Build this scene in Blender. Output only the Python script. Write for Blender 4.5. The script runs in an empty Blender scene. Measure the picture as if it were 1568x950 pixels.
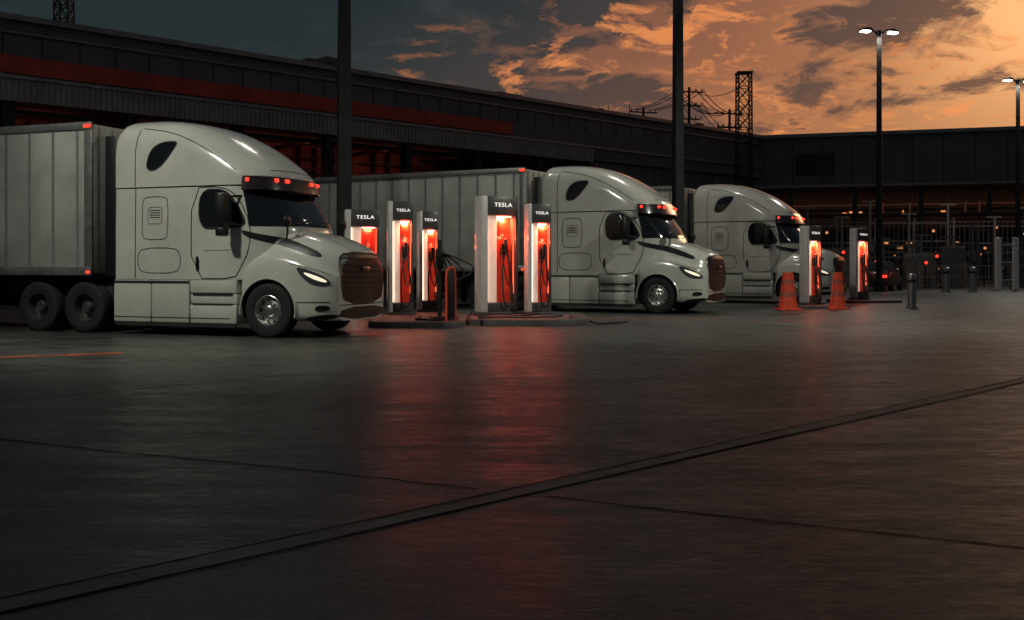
import bpy, bmesh, math, random
from math import sin, cos, pi, radians, sqrt
from mathutils import Vector, Matrix
from mathutils.bvhtree import BVHTree
from mathutils.geometry import delaunay_2d_cdt
random.seed(4)
sc = bpy.context.scene
COL = sc.collection

# ------------------------------------------------------------------ materials
def mat(name, col, rough=0.5, metal=0.0, emit=None, es=0.0, var=0.0, vscale=3.0, bump=0.0, bscale=40.0, coat=0.0, spec=0.5):
    m = bpy.data.materials.new(name); m.use_nodes = True
    nt = m.node_tree; b = nt.nodes["Principled BSDF"]
    b.inputs["Base Color"].default_value = (*col, 1)
    b.inputs["Roughness"].default_value = rough
    b.inputs["Metallic"].default_value = metal
    b.inputs["Coat Weight"].default_value = coat
    b.inputs["Coat Roughness"].default_value = 0.10
    b.inputs["Specular IOR Level"].default_value = spec
    if emit:
        b.inputs["Emission Color"].default_value = (*emit, 1)
        b.inputs["Emission Strength"].default_value = es
        try: m.cycles.emission_sampling = 'NONE'
        except Exception: pass
    if var > 0:
        tc = nt.nodes.new("ShaderNodeTexCoord")
        n = nt.nodes.new("ShaderNodeTexNoise"); n.inputs["Scale"].default_value = vscale
        n.inputs["Detail"].default_value = 4; n.inputs["Roughness"].default_value = 0.65
        nt.links.new(tc.outputs["Object"], n.inputs["Vector"])
        r = nt.nodes.new("ShaderNodeValToRGB")
        r.color_ramp.elements[0].position = 0.3; r.color_ramp.elements[1].position = 0.7
        r.color_ramp.elements[0].color = (*[c*(1-var) for c in col], 1)
        r.color_ramp.elements[1].color = (*[min(1, c*(1+var*0.5)) for c in col], 1)
        nt.links.new(n.outputs["Fac"], r.inputs["Fac"])
        nt.links.new(r.outputs["Color"], b.inputs["Base Color"])
        mr = nt.nodes.new("ShaderNodeMapRange")
        mr.inputs["To Min"].default_value = max(0.03, rough*0.75); mr.inputs["To Max"].default_value = min(1, rough*1.3)
        nt.links.new(n.outputs["Fac"], mr.inputs["Value"]); nt.links.new(mr.outputs["Result"], b.inputs["Roughness"])
    if bump > 0:
        tc = nt.nodes.new("ShaderNodeTexCoord")
        n = nt.nodes.new("ShaderNodeTexNoise"); n.inputs["Scale"].default_value = bscale; n.inputs["Detail"].default_value = 3
        nt.links.new(tc.outputs["Object"], n.inputs["Vector"])
        bp = nt.nodes.new("ShaderNodeBump"); bp.inputs["Strength"].default_value = bump; bp.inputs["Distance"].default_value = 0.02
        nt.links.new(n.outputs["Fac"], bp.inputs["Height"]); nt.links.new(bp.outputs["Normal"], b.inputs["Normal"])
    return m

PAINT = mat("white_truck_paint", (0.62,0.615,0.545), 0.22, 0, var=0.14, vscale=1.3, coat=1.0)
DARK  = mat("black_plastic", (0.010,0.010,0.011), 0.4)
SEAM  = mat("panel_gap", (0.022,0.022,0.02), 0.7)
GLASS = mat("tinted_glass", (0.005,0.006,0.007), 0.06, coat=1.0)
CHROME= mat("chrome", (0.25,0.25,0.25), 0.25, 1.0)
ALU   = mat("wheel_aluminium", (0.62,0.62,0.6), 0.3, 1.0, var=0.2, vscale=12)
STEEL = mat("dark_rim_steel", (0.12,0.12,0.12), 0.45, 0.6, var=0.4, vscale=10)
TYRE  = mat("tyre_rubber", (0.016,0.016,0.017), 0.8, bump=0.3, bscale=60)
TRAIL = mat("trailer_panel", (0.40,0.415,0.375), 0.42, 0.1, var=0.3, vscale=.9, bump=0.05, bscale=3)
RAIL  = mat("trailer_rail", (0.26,0.26,0.25), 0.4, 0.6, var=0.3, vscale=5)
REDL  = mat("red_marker_lamp", (0.4,0.01,0.008), 0.3, emit=(1,0.035,0.015), es=2.6)
HEADL = mat("headlamp", (0.8,0.8,0.75), 0.1, emit=(1,0.85,0.6), es=.85, coat=1)
HEADC = mat("headlamp_housing", (0.10,0.10,0.10), 0.08, 0.5, coat=1)
CHAS  = mat("chassis", (0.02,0.02,0.02), 0.7)
MIRR  = mat("visor_plastic", (0.02,0.012,0.012), 0.25, coat=0.6)

# ------------------------------------------------------------------ mesh helpers
def finish(name, bm, mats, smooth=True, ang=35, link=True):
    bmesh.ops.recalc_face_normals(bm, faces=bm.faces)
    if smooth:
        a = radians(ang)
        for f in bm.faces: f.smooth = True
        for e in bm.edges:
            if len(e.link_faces) == 2 and e.calc_face_angle(0) > a: e.smooth = False
    me = bpy.data.meshes.new(name); bm.to_mesh(me); bm.free()
    if not isinstance(mats, (list, tuple)): mats = [mats]
    for m in mats: me.materials.append(m)
    o = bpy.data.objects.new(name, me)
    COL.objects.link(o)
    return o

def bx(bm, x0, x1, y0, y1, z0, z1, bev=0.0, mi=0):
    r = bmesh.ops.create_cube(bm, size=1)
    vs = r['verts']
    for v in vs:
        v.co = Vector((x0+(v.co.x+.5)*(x1-x0), y0+(v.co.y+.5)*(y1-y0), z0+(v.co.z+.5)*(z1-z0)))
    fs = set(f for v in vs for f in v.link_faces)
    for f in fs: f.material_index = mi
    if bev > 0:
        es = list(set(e for v in vs for e in v.link_edges))
        res = bmesh.ops.bevel(bm, geom=es, offset=bev, segments=2, affect='EDGES', profile=0.5)
        for f in res['faces']: f.material_index = mi
    return vs

def box(name, x0, x1, y0, y1, z0, z1, m, bev=0.0):
    bm = bmesh.new(); bx(bm, x0, x1, y0, y1, z0, z1, bev); return finish(name, bm, m)

def cyl(bm, p0, p1, r0, r1=None, n=16, mi=0, cap=True):
    if r1 is None: r1 = r0
    p0 = Vector(p0); p1 = Vector(p1); d = (p1-p0).normalized()
    a = d.orthogonal().normalized(); b = d.cross(a)
    A = [bm.verts.new(p0+r0*(cos(2*pi*i/n)*a+sin(2*pi*i/n)*b)) for i in range(n)]
    B = [bm.verts.new(p1+r1*(cos(2*pi*i/n)*a+sin(2*pi*i/n)*b)) for i in range(n)]
    for i in range(n):
        f = bm.faces.new((A[i], A[(i+1)%n], B[(i+1)%n], B[i])); f.material_index = mi
    if cap:
        f = bm.faces.new(A[::-1]); f.material_index = mi
        f = bm.faces.new(B); f.material_index = mi

def tube(bm, pts, r, n=8, closed=False, mi=0):
    pts = [Vector(p) for p in pts]; N = len(pts); rings = []
    pa = None
    for i, p in enumerate(pts):
        if closed: d = pts[(i+1)%N]-pts[i-1]
        else: d = pts[min(i+1,N-1)]-pts[max(i-1,0)]
        if d.length < 1e-9: d = Vector((0,0,1))
        d.normalize()
        if pa is None: a = d.orthogonal().normalized()
        else:
            a = pa-d*pa.dot(d)
            a = a.normalized() if a.length > 1e-6 else d.orthogonal().normalized()
        pa = a; b = d.cross(a)
        rings.append([bm.verts.new(p+r*(cos(2*pi*k/n)*a+sin(2*pi*k/n)*b)) for k in range(n)])
    M = N if closed else N-1
    for i in range(M):
        A = rings[i]; B = rings[(i+1)%N]
        for k in range(n):
            f = bm.faces.new((A[k], A[(k+1)%n], B[(k+1)%n], B[k])); f.material_index = mi
    if not closed:
        f = bm.faces.new(rings[0][::-1]); f.material_index = mi
        f = bm.faces.new(rings[-1]); f.material_index = mi

def loft(bm, rings, mi=0, caps=True):
    R = [[bm.verts.new(p) for p in r] for r in rings]
    n = len(R[0])
    for A, B in zip(R[:-1], R[1:]):
        for k in range(n):
            try:
                f = bm.faces.new((A[k], A[(k+1)%n], B[(k+1)%n], B[k])); f.material_index = mi
            except ValueError: pass
    if caps:
        for r in (R[0][::-1], R[-1]):
            f = bm.faces.new(r); f.material_index = mi

def lathe_y(bm, prof, cx, cz, n=40, side=1, y0=0, mi=0):
    R = []
    for (r, y) in prof:
        R.append([bm.verts.new((cx+r*cos(2*pi*i/n), y0+side*y, cz+r*sin(2*pi*i/n))) for i in range(n)])
    for A, B in zip(R[:-1], R[1:]):
        for k in range(n):
            f = bm.faces.new((A[k], A[(k+1)%n], B[(k+1)%n], B[k])); f.material_index = mi

def pchip(tab, x):
    xs = [t[0] for t in tab]; ys = [t[1] for t in tab]; n = len(xs)
    if x <= xs[0]: return ys[0]
    if x >= xs[-1]: return ys[-1]
    h = [xs[i+1]-xs[i] for i in range(n-1)]; d = [(ys[i+1]-ys[i])/h[i] for i in range(n-1)]
    def sl(i):
        if i == 0: return d[0]
        if i == n-1: return d[-1]
        if d[i-1]*d[i] <= 0: return 0
        return 2*d[i-1]*d[i]/(d[i-1]+d[i])
    i = max(k for k in range(n-1) if xs[k] <= x)
    t = (x-xs[i])/h[i]
    return ((2*t**3-3*t**2+1)*ys[i]+(t**3-2*t**2+t)*h[i]*sl(i)+(-2*t**3+3*t**2)*ys[i+1]+(t**3-t**2)*h[i]*sl(i+1))

def chaikin(p, it=2, closed=True):
    for _ in range(it):
        q = []
        n = len(p)
        for i in range(n if closed else n-1):
            a = p[i]; b = p[(i+1)%n]
            q.append((a[0]*.75+b[0]*.25, a[1]*.75+b[1]*.25)); q.append((a[0]*.25+b[0]*.75, a[1]*.25+b[1]*.75))
        if not closed: q = [p[0]]+q+[p[-1]]
        p = q
    return p

def resample(p, step, closed=True):
    out = []; n = len(p)
    for i in range(n if closed else n-1):
        a = p[i]; b = p[(i+1)%n]; L = math.hypot(b[0]-a[0], b[1]-a[1]); k = max(1, int(L/step))
        for j in range(k): out.append((a[0]+(b[0]-a[0])*j/k, a[1]+(b[1]-a[1])*j/k))
    if not closed: out.append(p[-1])
    return out

def cast(bvh, u, v, axis, off):
    if axis == 'R': o = Vector((u, -4, v)); d = Vector((0, 1, 0))
    elif axis == 'L': o = Vector((u, 4, v)); d = Vector((0, -1, 0))
    else: o = Vector((5, u, v)); d = Vector((-1, 0, 0))
    h, nrm, _, _ = bvh.ray_cast(o, d)
    if h is None: return None
    if nrm.dot(d) > 0: nrm = -nrm
    return h+nrm*off

def panel(bm, bvh, poly, axis, off=0.008, mi=0, step=0.06, smooth=2):
    if smooth: poly = chaikin(poly, smooth)
    poly = resample(poly, step)
    vs = [Vector(p) for p in poly]; nb = len(vs)
    us = [p[0] for p in poly]; ws = [p[1] for p in poly]
    def inside(x, y):
        c = False; j = nb-1
        for i in range(nb):
            xi, yi = poly[i]; xj, yj = poly[j]
            if (yi > y) != (yj > y) and x < (xj-xi)*(y-yi)/(yj-yi)+xi: c = not c
            j = i
        return c
    x = min(us)+step/2
    while x < max(us):
        y = min(ws)+step/2
        while y < max(ws):
            if inside(x, y): vs.append(Vector((x, y)))
            y += step
        x += step
    V, E, F, _, _, _ = delaunay_2d_cdt(vs, [], [list(range(nb))], 1, 1e-5)
    P = []
    for v in V:
        h = cast(bvh, v.x, v.y, axis, off)
        P.append(bm.verts.new(h) if h is not None else None)
    for f in F:
        q = [P[i] for i in f]
        if None in q: continue
        try:
            ff = bm.faces.new(q); ff.material_index = mi
        except ValueError: pass

def seam(bm, bvh, pts, axis, r=0.007, closed=False, mi=0, smooth=0, off=0.001):
    if smooth: pts = chaikin(pts, smooth, closed)
    pts = resample(pts, 0.07, closed)
    P = [cast(bvh, u, v, axis, off) for u, v in pts]
    P = [p for p in P if p is not None]
    if len(P) > 2: tube(bm, P, r, 6, closed, mi)

def rrect(x0, x1, z0, z1, r=0.08):
    return [(x0+r,z0),(x1-r,z0),(x1,z0+r),(x1,z1-r),(x1-r,z1),(x0+r,z1),(x0,z1-r),(x0,z0+r)]

def bvh_of(objs):
    V = []; P = []
    for o in objs:
        b = len(V); V += [v.co.copy() for v in o.data.vertices]
        P += [[b+i for i in p.vertices] for p in o.data.polygons]
    return BVHTree.FromPolygons(V, P)

# ------------------------------------------------------------------ truck
def ring(xfv, x0, xb, W, p, z, N=44):
    out = []
    for i in range(N+1):
        t = pi*i/N
        s_, c_ = abs(sin(t)), cos(t)
        x = x0+(xfv-x0)*s_**(2/p); y = -W*math.copysign(abs(c_)**(2/p), c_)
        out.append(Vector((x, y, z)))
    rc = 0.07
    K = 5
    for k in range(1, K+1): out.append(Vector((x0+(xb+rc-x0)*k/K, W, z)))
    out.append(Vector((xb+rc*.3, W-rc*.3, z))); out.append(Vector((xb, W-rc, z)))
    out.append(Vector((xb, 0, z)))
    out.append(Vector((xb, -W+rc, z))); out.append(Vector((xb+rc*.3, -W+rc*.3, z)))
    for k in range(K, 0, -1): out.append(Vector((x0+(xb+rc-x0)*k/K, -W, z)))
    return out

XF = [(1.0,.20),(1.9,.34),(2.02,.31),(2.4,.06),(2.82,-.26)]
def cab_ring(z): return ring(pchip(XF, z), -1.3, -3.49, 1.2-0.02*max(0,(z-2.0)), 3.4, z)
RXF = [(2.82,-.14),(2.98,-.12),(3.12,-.2),(3.28,-.38),(3.66,-.92),(3.95,-1.5),(4.08,-1.9),(4.16,-2.35),(4.2,-2.8)]
RX0 = [(2.82,-1.3),(3.1,-1.5),(3.6,-2.15),(4.0,-2.6),(4.2,-3.0)]
RW  = [(2.82,1.2),(3.4,1.2),(3.7,1.165),(3.9,1.09),(4.05,.96),(4.14,.78),(4.18,.55),(4.2,.3)]
RXB = [(2.82,-3.49),(3.7,-3.49),(4.0,-3.45),(4.15,-3.35),(4.2,-3.2)]
def roof_ring(z):
    k = min(1, max(0, (z-2.95)/0.9))
    return ring(pchip(RXF, z), pchip(RX0, z), pchip(RXB, z), pchip(RW, z), 3.4-0.7*k, z)

def build_truck():
    objs = []
    bm = bmesh.new(); loft(bm, [cab_ring(1.06+(2.805-1.06)*i/26) for i in range(27)])
    cab = finish("cab_body", bm, PAINT, ang=40); objs.append(cab)
    zs = [2.83+(3.9-2.83)*i/30 for i in range(30)]+[3.9+.3*sin(pi/2*i/16) for i in range(17)]
    bm = bmesh.new(); loft(bm, [roof_ring(z) for z in zs])
    roof = finish("roof_fairing", bm, PAINT, ang=40); objs.append(roof)
    ST = [(-.66,2.0,1.0,1.16),(-.5,2.02,1.0,1.40),(-.2,2.03,1.0,1.56),(.15,2.0,1.0,1.57),(.5,1.94,1.0,1.50),(.8,1.85,.99,1.40),
          (1.05,1.75,.96,1.30),(1.22,1.66,.88,1.24),(1.32,1.57,.78,1.2),(1.355,1.51,.72,1.18),(1.365,1.48,.69,1.16)]
    bm = bmesh.new(); rings = []
    for (x, zt, k, zf) in ST:
        h = [(0,zt),(.35,zt-.005),(.62,zt-.03),(.82,zt-.08),(.93,zt-.19),(.985,zt*.5+zf*.5-.03),(1.07,zf-.0),(1.15,zf-.05),(1.2,zf-.17),(1.215,zf-.36),(1.215,.62),(1.19,.34),(1.0,.31),(.4,.31)]
        pts = [Vector((x-(.06*(a/1.2)**2 if x>1 else 0), -a*k, z)) for a, z in h]+[Vector((x, 0, .31))]+[Vector((x-(.06*(a/1.2)**2 if x>1 else 0), a*k, z)) for a, z in h[::-1][:-1]]
        rings.append(pts)
    loft(bm, rings)
    hood = finish("hood_and_fenders", bm, [PAINT, CHAS], ang=60)
    m = hood.modifiers.new("s", 'SUBSURF'); m.levels = 2; m.render_levels = 2
    bm = bmesh.new(); cyl(bm, (0,-2,.5), (0,-.72,.5), .575, n=56, mi=1); cyl(bm, (0,.72,.5), (0,2,.5), .575, n=56, mi=1)
    cut = finish("cut", bm, [PAINT, CHAS])
    b = hood.modifiers.new("b", 'BOOLEAN'); b.object = cut; b.operation = 'DIFFERENCE'; b.solver = 'EXACT'
    dg = bpy.context.evaluated_depsgraph_get(); dg.update()
    me = bpy.data.meshes.new_from_object(hood.evaluated_get(dg))
    hood.modifiers.clear(); hood.data = me
    bpy.data.objects.remove(cut)
    bm = bmesh.new(); bm.from_mesh(me)
    for f in bm.faces: f.smooth = True
    for e in bm.edges:
        e.smooth = not (len(e.link_faces) == 2 and e.calc_face_angle(0) > radians(38))
    bm.to_mesh(me); bm.free()
    objs.append(hood)
    bm = bmesh.new()
    for s in (-1, 1):
        y0, y1 = (-1.215,-.8) if s < 0 else (.8,1.215)
        bx(bm, -3.49,-2.60, y0, y1, .24, 1.055, .03); bx(bm, -2.59,-1.72, y0, y1, .24, 1.055, .03)
        bx(bm, -1.70,-.66, y0, y1, .24, .60, .03)
        bx(bm, -1.70,-.66, y0*.985, y1*.985, .605, .80, .03)
        bx(bm, -1.70,-.66, y0, y1, .805, 1.055, .03)
        P = [Vector((.59*cos(radians(a)), s*1.205, .5+.59*sin(radians(a)))) for a in range(-12, 190, 8)]
        tube(bm, P, .018, 6)
    objs.append(finish("side_skirt", bm, PAINT))
    bm = bmesh.new()
    for s in (-1, 1):
        bx(bm, -3.46,-.69, s*1.19-.02, s*1.19+.02, .17, .24, .0)
        bx(bm, -3.47,-1.72, min(s*1.222,s*1.21), max(s*1.222,s*1.21), .985, 1.035)
        bx(bm, -3.47,-.8, min(s*1.222,s*1.21), max(s*1.222,s*1.21), .33, .345)
        bx(bm, -1.64,-.75, min(s*1.222,s*1.19), max(s*1.222,s*1.19), .775, .80)
        bx(bm, -1.64,-.75, min(s*1.222,s*1.19), max(s*1.222,s*1.19), .585, .61)
    bx(bm, -3.5,-1.0,-.8,.8,.45,1.05); bx(bm, -7.0,-3.4,-.45,.45,.75,1.0)
    bx(bm, -.7,1.1,-.6,.6,.35,1.05)
    objs.append(finish("chassis_frame", bm, CHAS))
    B = bvh_of([cab, roof, hood])
    bm = bmesh.new()
    rows = []
    for i in range(15):
        z = 2.06+(2.75-2.06)*i/14; ta = .36+.12*i/14; row = []
        for j in range(41):
            t = ta+(pi-2*ta)*j/40
            xfv = pchip(XF, z); W = 1.2-0.02*(z-2.0); p = 3.4
            f = lambda t: Vector((-1.3+(xfv+1.3)*abs(sin(t))**(2/p), -W*math.copysign(abs(cos(t))**(2/p), cos(t)), z))
            a = f(t); d = (f(t+.01)-f(t-.01)); n = Vector((d.y, -d.x, 0)).normalized()
            if n.x < 0: n = -n
            row.append(bm.verts.new(a+n*.014))
        rows.append(row)
    for A, C in zip(rows[:-1], rows[1:]):
        for k in range(40): bm.faces.new((A[k], A[k+1], C[k+1], C[k]))
    dw = [(-1.5,2.74),(-1.0,2.75),(-.80,2.62),(-.50,2.16),(-.56,2.05),(-1.1,2.02),(-1.5,2.03)]
    tri = [(-2.72,3.14),(-2.68,3.42),(-2.5,3.66),(-2.05,3.70),(-2.03,3.6),(-2.42,3.16)]
    for ax in 'RL':
        panel(bm, B, dw, ax, .010); panel(bm, B, tri, ax, .010)
    objs.append(finish("windows", bm, GLASS, ang=50))
    bm = bmesh.new()
    for y_ in (-.75,.1):
        P = []
        for k in range(9):
            c_ = cast(B, y_+.62*k/8, 2.07+.10*k/8, 'F', .035)
            if c_: P.append(c_)
        tube(bm, P, .012, 6)
    door = [(-1.68,1.08),(-1.68,2.79),(-1.0,2.8),(-.68,2.62),(-.40,2.1),(-.42,1.62),(-.62,1.25),(-.72,1.08)]
    for ax in 'RL':
        seam(bm, B, chaikin(door,1), ax, .010, True)
        seam(bm, B, dw, ax, .02, True, smooth=2)
        seam(bm, B, tri, ax, .014, True, smooth=2)
        seam(bm, B, rrect(-2.82,-2.22,1.82,2.64), ax, .008, True, smooth=1)
        seam(bm, B, rrect(-2.92,-1.93,1.18,1.66,.12), ax, .008, True, smooth=1)
        seam(bm, B, [(-3.46,2.815),(-1.2,2.815)], ax, .012)
        seam(bm, B, [(-2.98,1.08),(-2.98,2.8),(-2.98,3.6),(-2.95,3.95)], ax, .009)
        for k in range(4): seam(bm, B, [(-2.64,2.38-.045*k),(-2.40,2.38-.045*k)], ax, .009)
        seam(bm, B, rrect(-2.68,-2.36,2.12,2.44,.04), ax, .006, True)
        seam(bm, B, [(-2.9,3.98),(-2.2,3.88),(-1.55,3.62),(-.95,3.26),(-.72,3.10)], ax, .009, smooth=2)
        seam(bm, B, [(-1.4,1.60),(-.7,1.62)], ax, .005)
        seam(bm, B, [(.62,.66),(.9,.66),(1.2,.66)], ax, .009)
        seam(bm, B, [(.62,.66),(.66,.34)], ax, .007)
        seam(bm, B, [(.45,1.36),(.75,1.30),(1.05,1.22),(1.2,1.14)], ax, .006, smooth=1)
    seam(bm, B, [(-.7,3.12),(0,3.14),(.7,3.12)], 'F', .008)
    seam(bm, B, [(-.85,.6),(.85,.6)], 'F', .009)
    for y_ in (-.35,.35): seam(bm, B, [(y_,1.58),(y_*1.15,1.76),(y_*1.35,1.94)], 'F', .007)
    objs.append(finish("panel_gaps", bm, SEAM))
    bm = bmesh.new()
    sw = [(-.62,2.0),(-.30,1.92),(.2,1.83),(.62,1.70),(.98,1.54),(.96,1.46),(.6,1.57),(.2,1.69),(-.2,1.78),(-.5,1.86)]
    gr = [(-.60,1.57),(.60,1.57),(.80,1.43),(.80,1.0),(.70,.62),(-.70,.62),(-.80,1.0),(-.80,1.43)]
    for ax in 'RL':
        panel(bm, B, sw, ax, .012, smooth=1, step=.04)
        panel(bm, B, [(-1.57,1.22),(-1.50,1.22),(-1.50,1.50),(-1.57,1.50)], ax, .02, smooth=1)
        panel(bm, B, [(.68,.33),(1.0,.33),(1.3,.38),(1.3,.45),(.9,.42)], ax, .012, smooth=1)
        panel(bm, B, [(.95,.50),(1.18,.50),(1.2,.60),(1.0,.61)], ax, .012, smooth=1)
    panel(bm, B, gr, 'F', .012, smooth=1)
    panel(bm, B, [(-.85,.34),(.85,.34),(.8,.56),(-.8,.56)], 'F', .012, smooth=1)
    objs.append(finish("black_trim", bm, DARK, ang=60))
    bm = bmesh.new()
    for k in range(8):
        z = .72+.105*k; w = .64+.10*min(1,k/3)
        seam(bm, B, [(-w,z),(w,z)], 'F', .010, off=.020)
    objs.append(finish("grille_bars", bm, mat("grille_bar",(.012,.011,.011),.5,0,spec=.3)))
    bm = bmesh.new(); seam(bm, B, gr, 'F', .010, True, smooth=1, off=.014)
    r = [cast(B, y_, 1.28, 'F', .03) for y_ in (-.14,.14)]
    bx(bm, r[0].x, r[0].x+.02, -.14,.14,1.22,1.30,.005)
    objs.append(finish("grille_surround", bm, CHROME))
    bm = bmesh.new()
    hl = [(.58,1.31),(.80,1.26),(1.06,1.15),(1.21,1.03),(1.19,.95),(.92,.97),(.70,1.13)]
    for ax in 'RL': panel(bm, B, hl, ax, .012, smooth=1, step=.04)
    objs.append(finish("headlamp_lens", bm, HEADC, ang=60))
    bm = bmesh.new()
    hi = [(.74,1.21),(.95,1.15),(1.14,1.06),(1.15,1.01),(.98,1.06),(.80,1.15)]
    for ax in 'RL': panel(bm, B, hi, ax, .018, smooth=1, step=.03)
    objs.append(finish("headlamp_bulb", bm, HEADL, ang=60))
    bm = bmesh.new(); rr = []
    def vp(t, z, off):
        xfv = -.13; W = 1.19; p = 3.2
        f = lambda t: Vector((-1.3+(xfv+1.3)*abs(sin(t))**(2/p), -W*math.copysign(abs(cos(t))**(2/p), cos(t)), z))
        a = f(t); d = (f(t+.01)-f(t-.01)); n = Vector((d.y, -d.x, 0)).normalized()
        if n.x < 0: n = -n
        return a+n*off
    prof = [(3.00,.012),(2.99,.05),(2.84,.11),(2.74,.14),(2.72,.11),(2.80,.0)]
    for j in range(41):
        t = .46+(pi-.92)*j/40
        rr.append([vp(t, z, o) for z, o in prof])
    loft(bm, rr)
    objs.append(finish("sun_visor", bm, MIRR))
    bm = bmesh.new()
    for t in (.56, 1.13, 1.36, pi/2+.17, pi-1.13, pi-.56):
        a = vp(t-.03, 2.92, .09); b = vp(t+.03, 2.92, .09); cyl(bm, a, b, .035, n=10)
    objs.append(finish("marker_lamps", bm, REDL))
    bm = bmesh.new()
    for s in (-1, 1):
        y0, y1 = sorted((s*1.34, s*1.60))
        bx(bm, -.88,-.70, y0, y1, 2.04, 2.66, .05)
        bx(bm, -.87,-.71, y0+.01, y1-.01, 1.86, 2.03, .04)
        tube(bm, [(-.60,s*1.10,2.62),(-.72,s*1.3,2.6),(-.78,s*1.42,2.58)], .022)
        tube(bm, [(-.55,s*1.12,2.05),(-.7,s*1.3,2.1),(-.78,s*1.42,2.14)], .03)
        tube(bm, [(.22,s*.92,1.80),(.30,s*1.0,1.95),(.30,s*1.02,2.1)], .018)
        r = bmesh.ops.create_uvsphere(bm, u_segments=14, v_segments=10, radius=.11)
        for v in r['verts']: v.co = Vector((v.co.x*.6+.30, v.co.y*.9+s*1.02, v.co.z*1.1+2.14))
    objs.append(finish("mirrors", bm, DARK))
    bmT = bmesh.new(); bmA = bmesh.new(); bmS = bmesh.new(); bmH = bmesh.new()
    tp = [(.28,-.13),(.33,-.15),(.44,-.155),(.485,-.14),(.5,-.12),(.5,.12),(.485,.14),(.44,.155),(.33,.15),(.28,.13)]
    for s in (-1, 1):
        lathe_y(bmT, tp, 0, .5, 48, s, s*1.04)
        lathe_y(bmA, [(.285,.14),(.275,.145),(.262,.12),(.255,.03),(.24,.01),(.17,.05),(.125,.055),(.12,.10),(.09,.14),(.05,.15),(.001,.15)], 0, .5, 40, s, s*1.04)
        for k in range(10):
            a = 2*pi*k/10; c, q = cos(a), sin(a)
            cyl(bmH, (.208*c, s*1.04, .5+.208*q), (.208*c, s*1.04+s*.036, .5+.208*q), .026, n=12)
            a += pi/10; c, q = cos(a), sin(a)
            cyl(bmA, (.145*c, s*1.04+s*.05, .5+.145*q), (.145*c, s*1.04+s*.09, .5+.145*q), .015, n=6)
        for ax_ in (-4.25, -5.42):
            for yy in (1.04, .72): lathe_y(bmT, tp, ax_, .5, 40, s, s*yy)
            lathe_y(bmS, [(.285,.14),(.272,.14),(.26,.10),(.25,-.05),(.15,-.09),(.12,-.08),(.115,.06),(.09,.09),(.001,.09)], ax_, .5, 36, s, s*1.04)
            for k in range(10):
                a = 2*pi*k/10; cyl(bmS, (ax_+.18*cos(a), s*.95, .5+.18*sin(a)), (ax_+.18*cos(a), s*1.0, .5+.18*sin(a)), .014, n=6)
    for s in (-1, 1):
        for yy in (-.06, 0, .06): lathe_y(bmH, [(.502,yy-.008),(.502,yy+.008)], 0, .5, 48, s, s*1.04)
    cyl(bmS, (0,-1,.5), (0,1,.5), .07)
    for ax_ in (-4.25,-5.42): cyl(bmS, (ax_,-1,.5), (ax_,1,.5), .09)
    objs += [finish("tyres", bmT, TYRE, ang=60), finish("front_rims", bmA, ALU, ang=50), finish("rear_rims", bmS, STEEL, ang=50), finish("rim_holes", bmH, DARK)]
    bm = bmesh.new()
    for s in (-1, 1): bx(bm, -3.72,-3.50, min(s*1.19,s*1.16), max(s*1.19,s*1.16), 1.1, 3.85, .008)
    for k in range(3): tube(bm, [(-3.5,-.4+.3*k,2.2),(-3.6,-.4+.3*k,1.7),(-3.8,-.3+.3*k,1.5),(-3.95,-.2+.2*k,1.9)], .02)
    objs.append(finish("side_extender", bm, DARK))
    return objs

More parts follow.
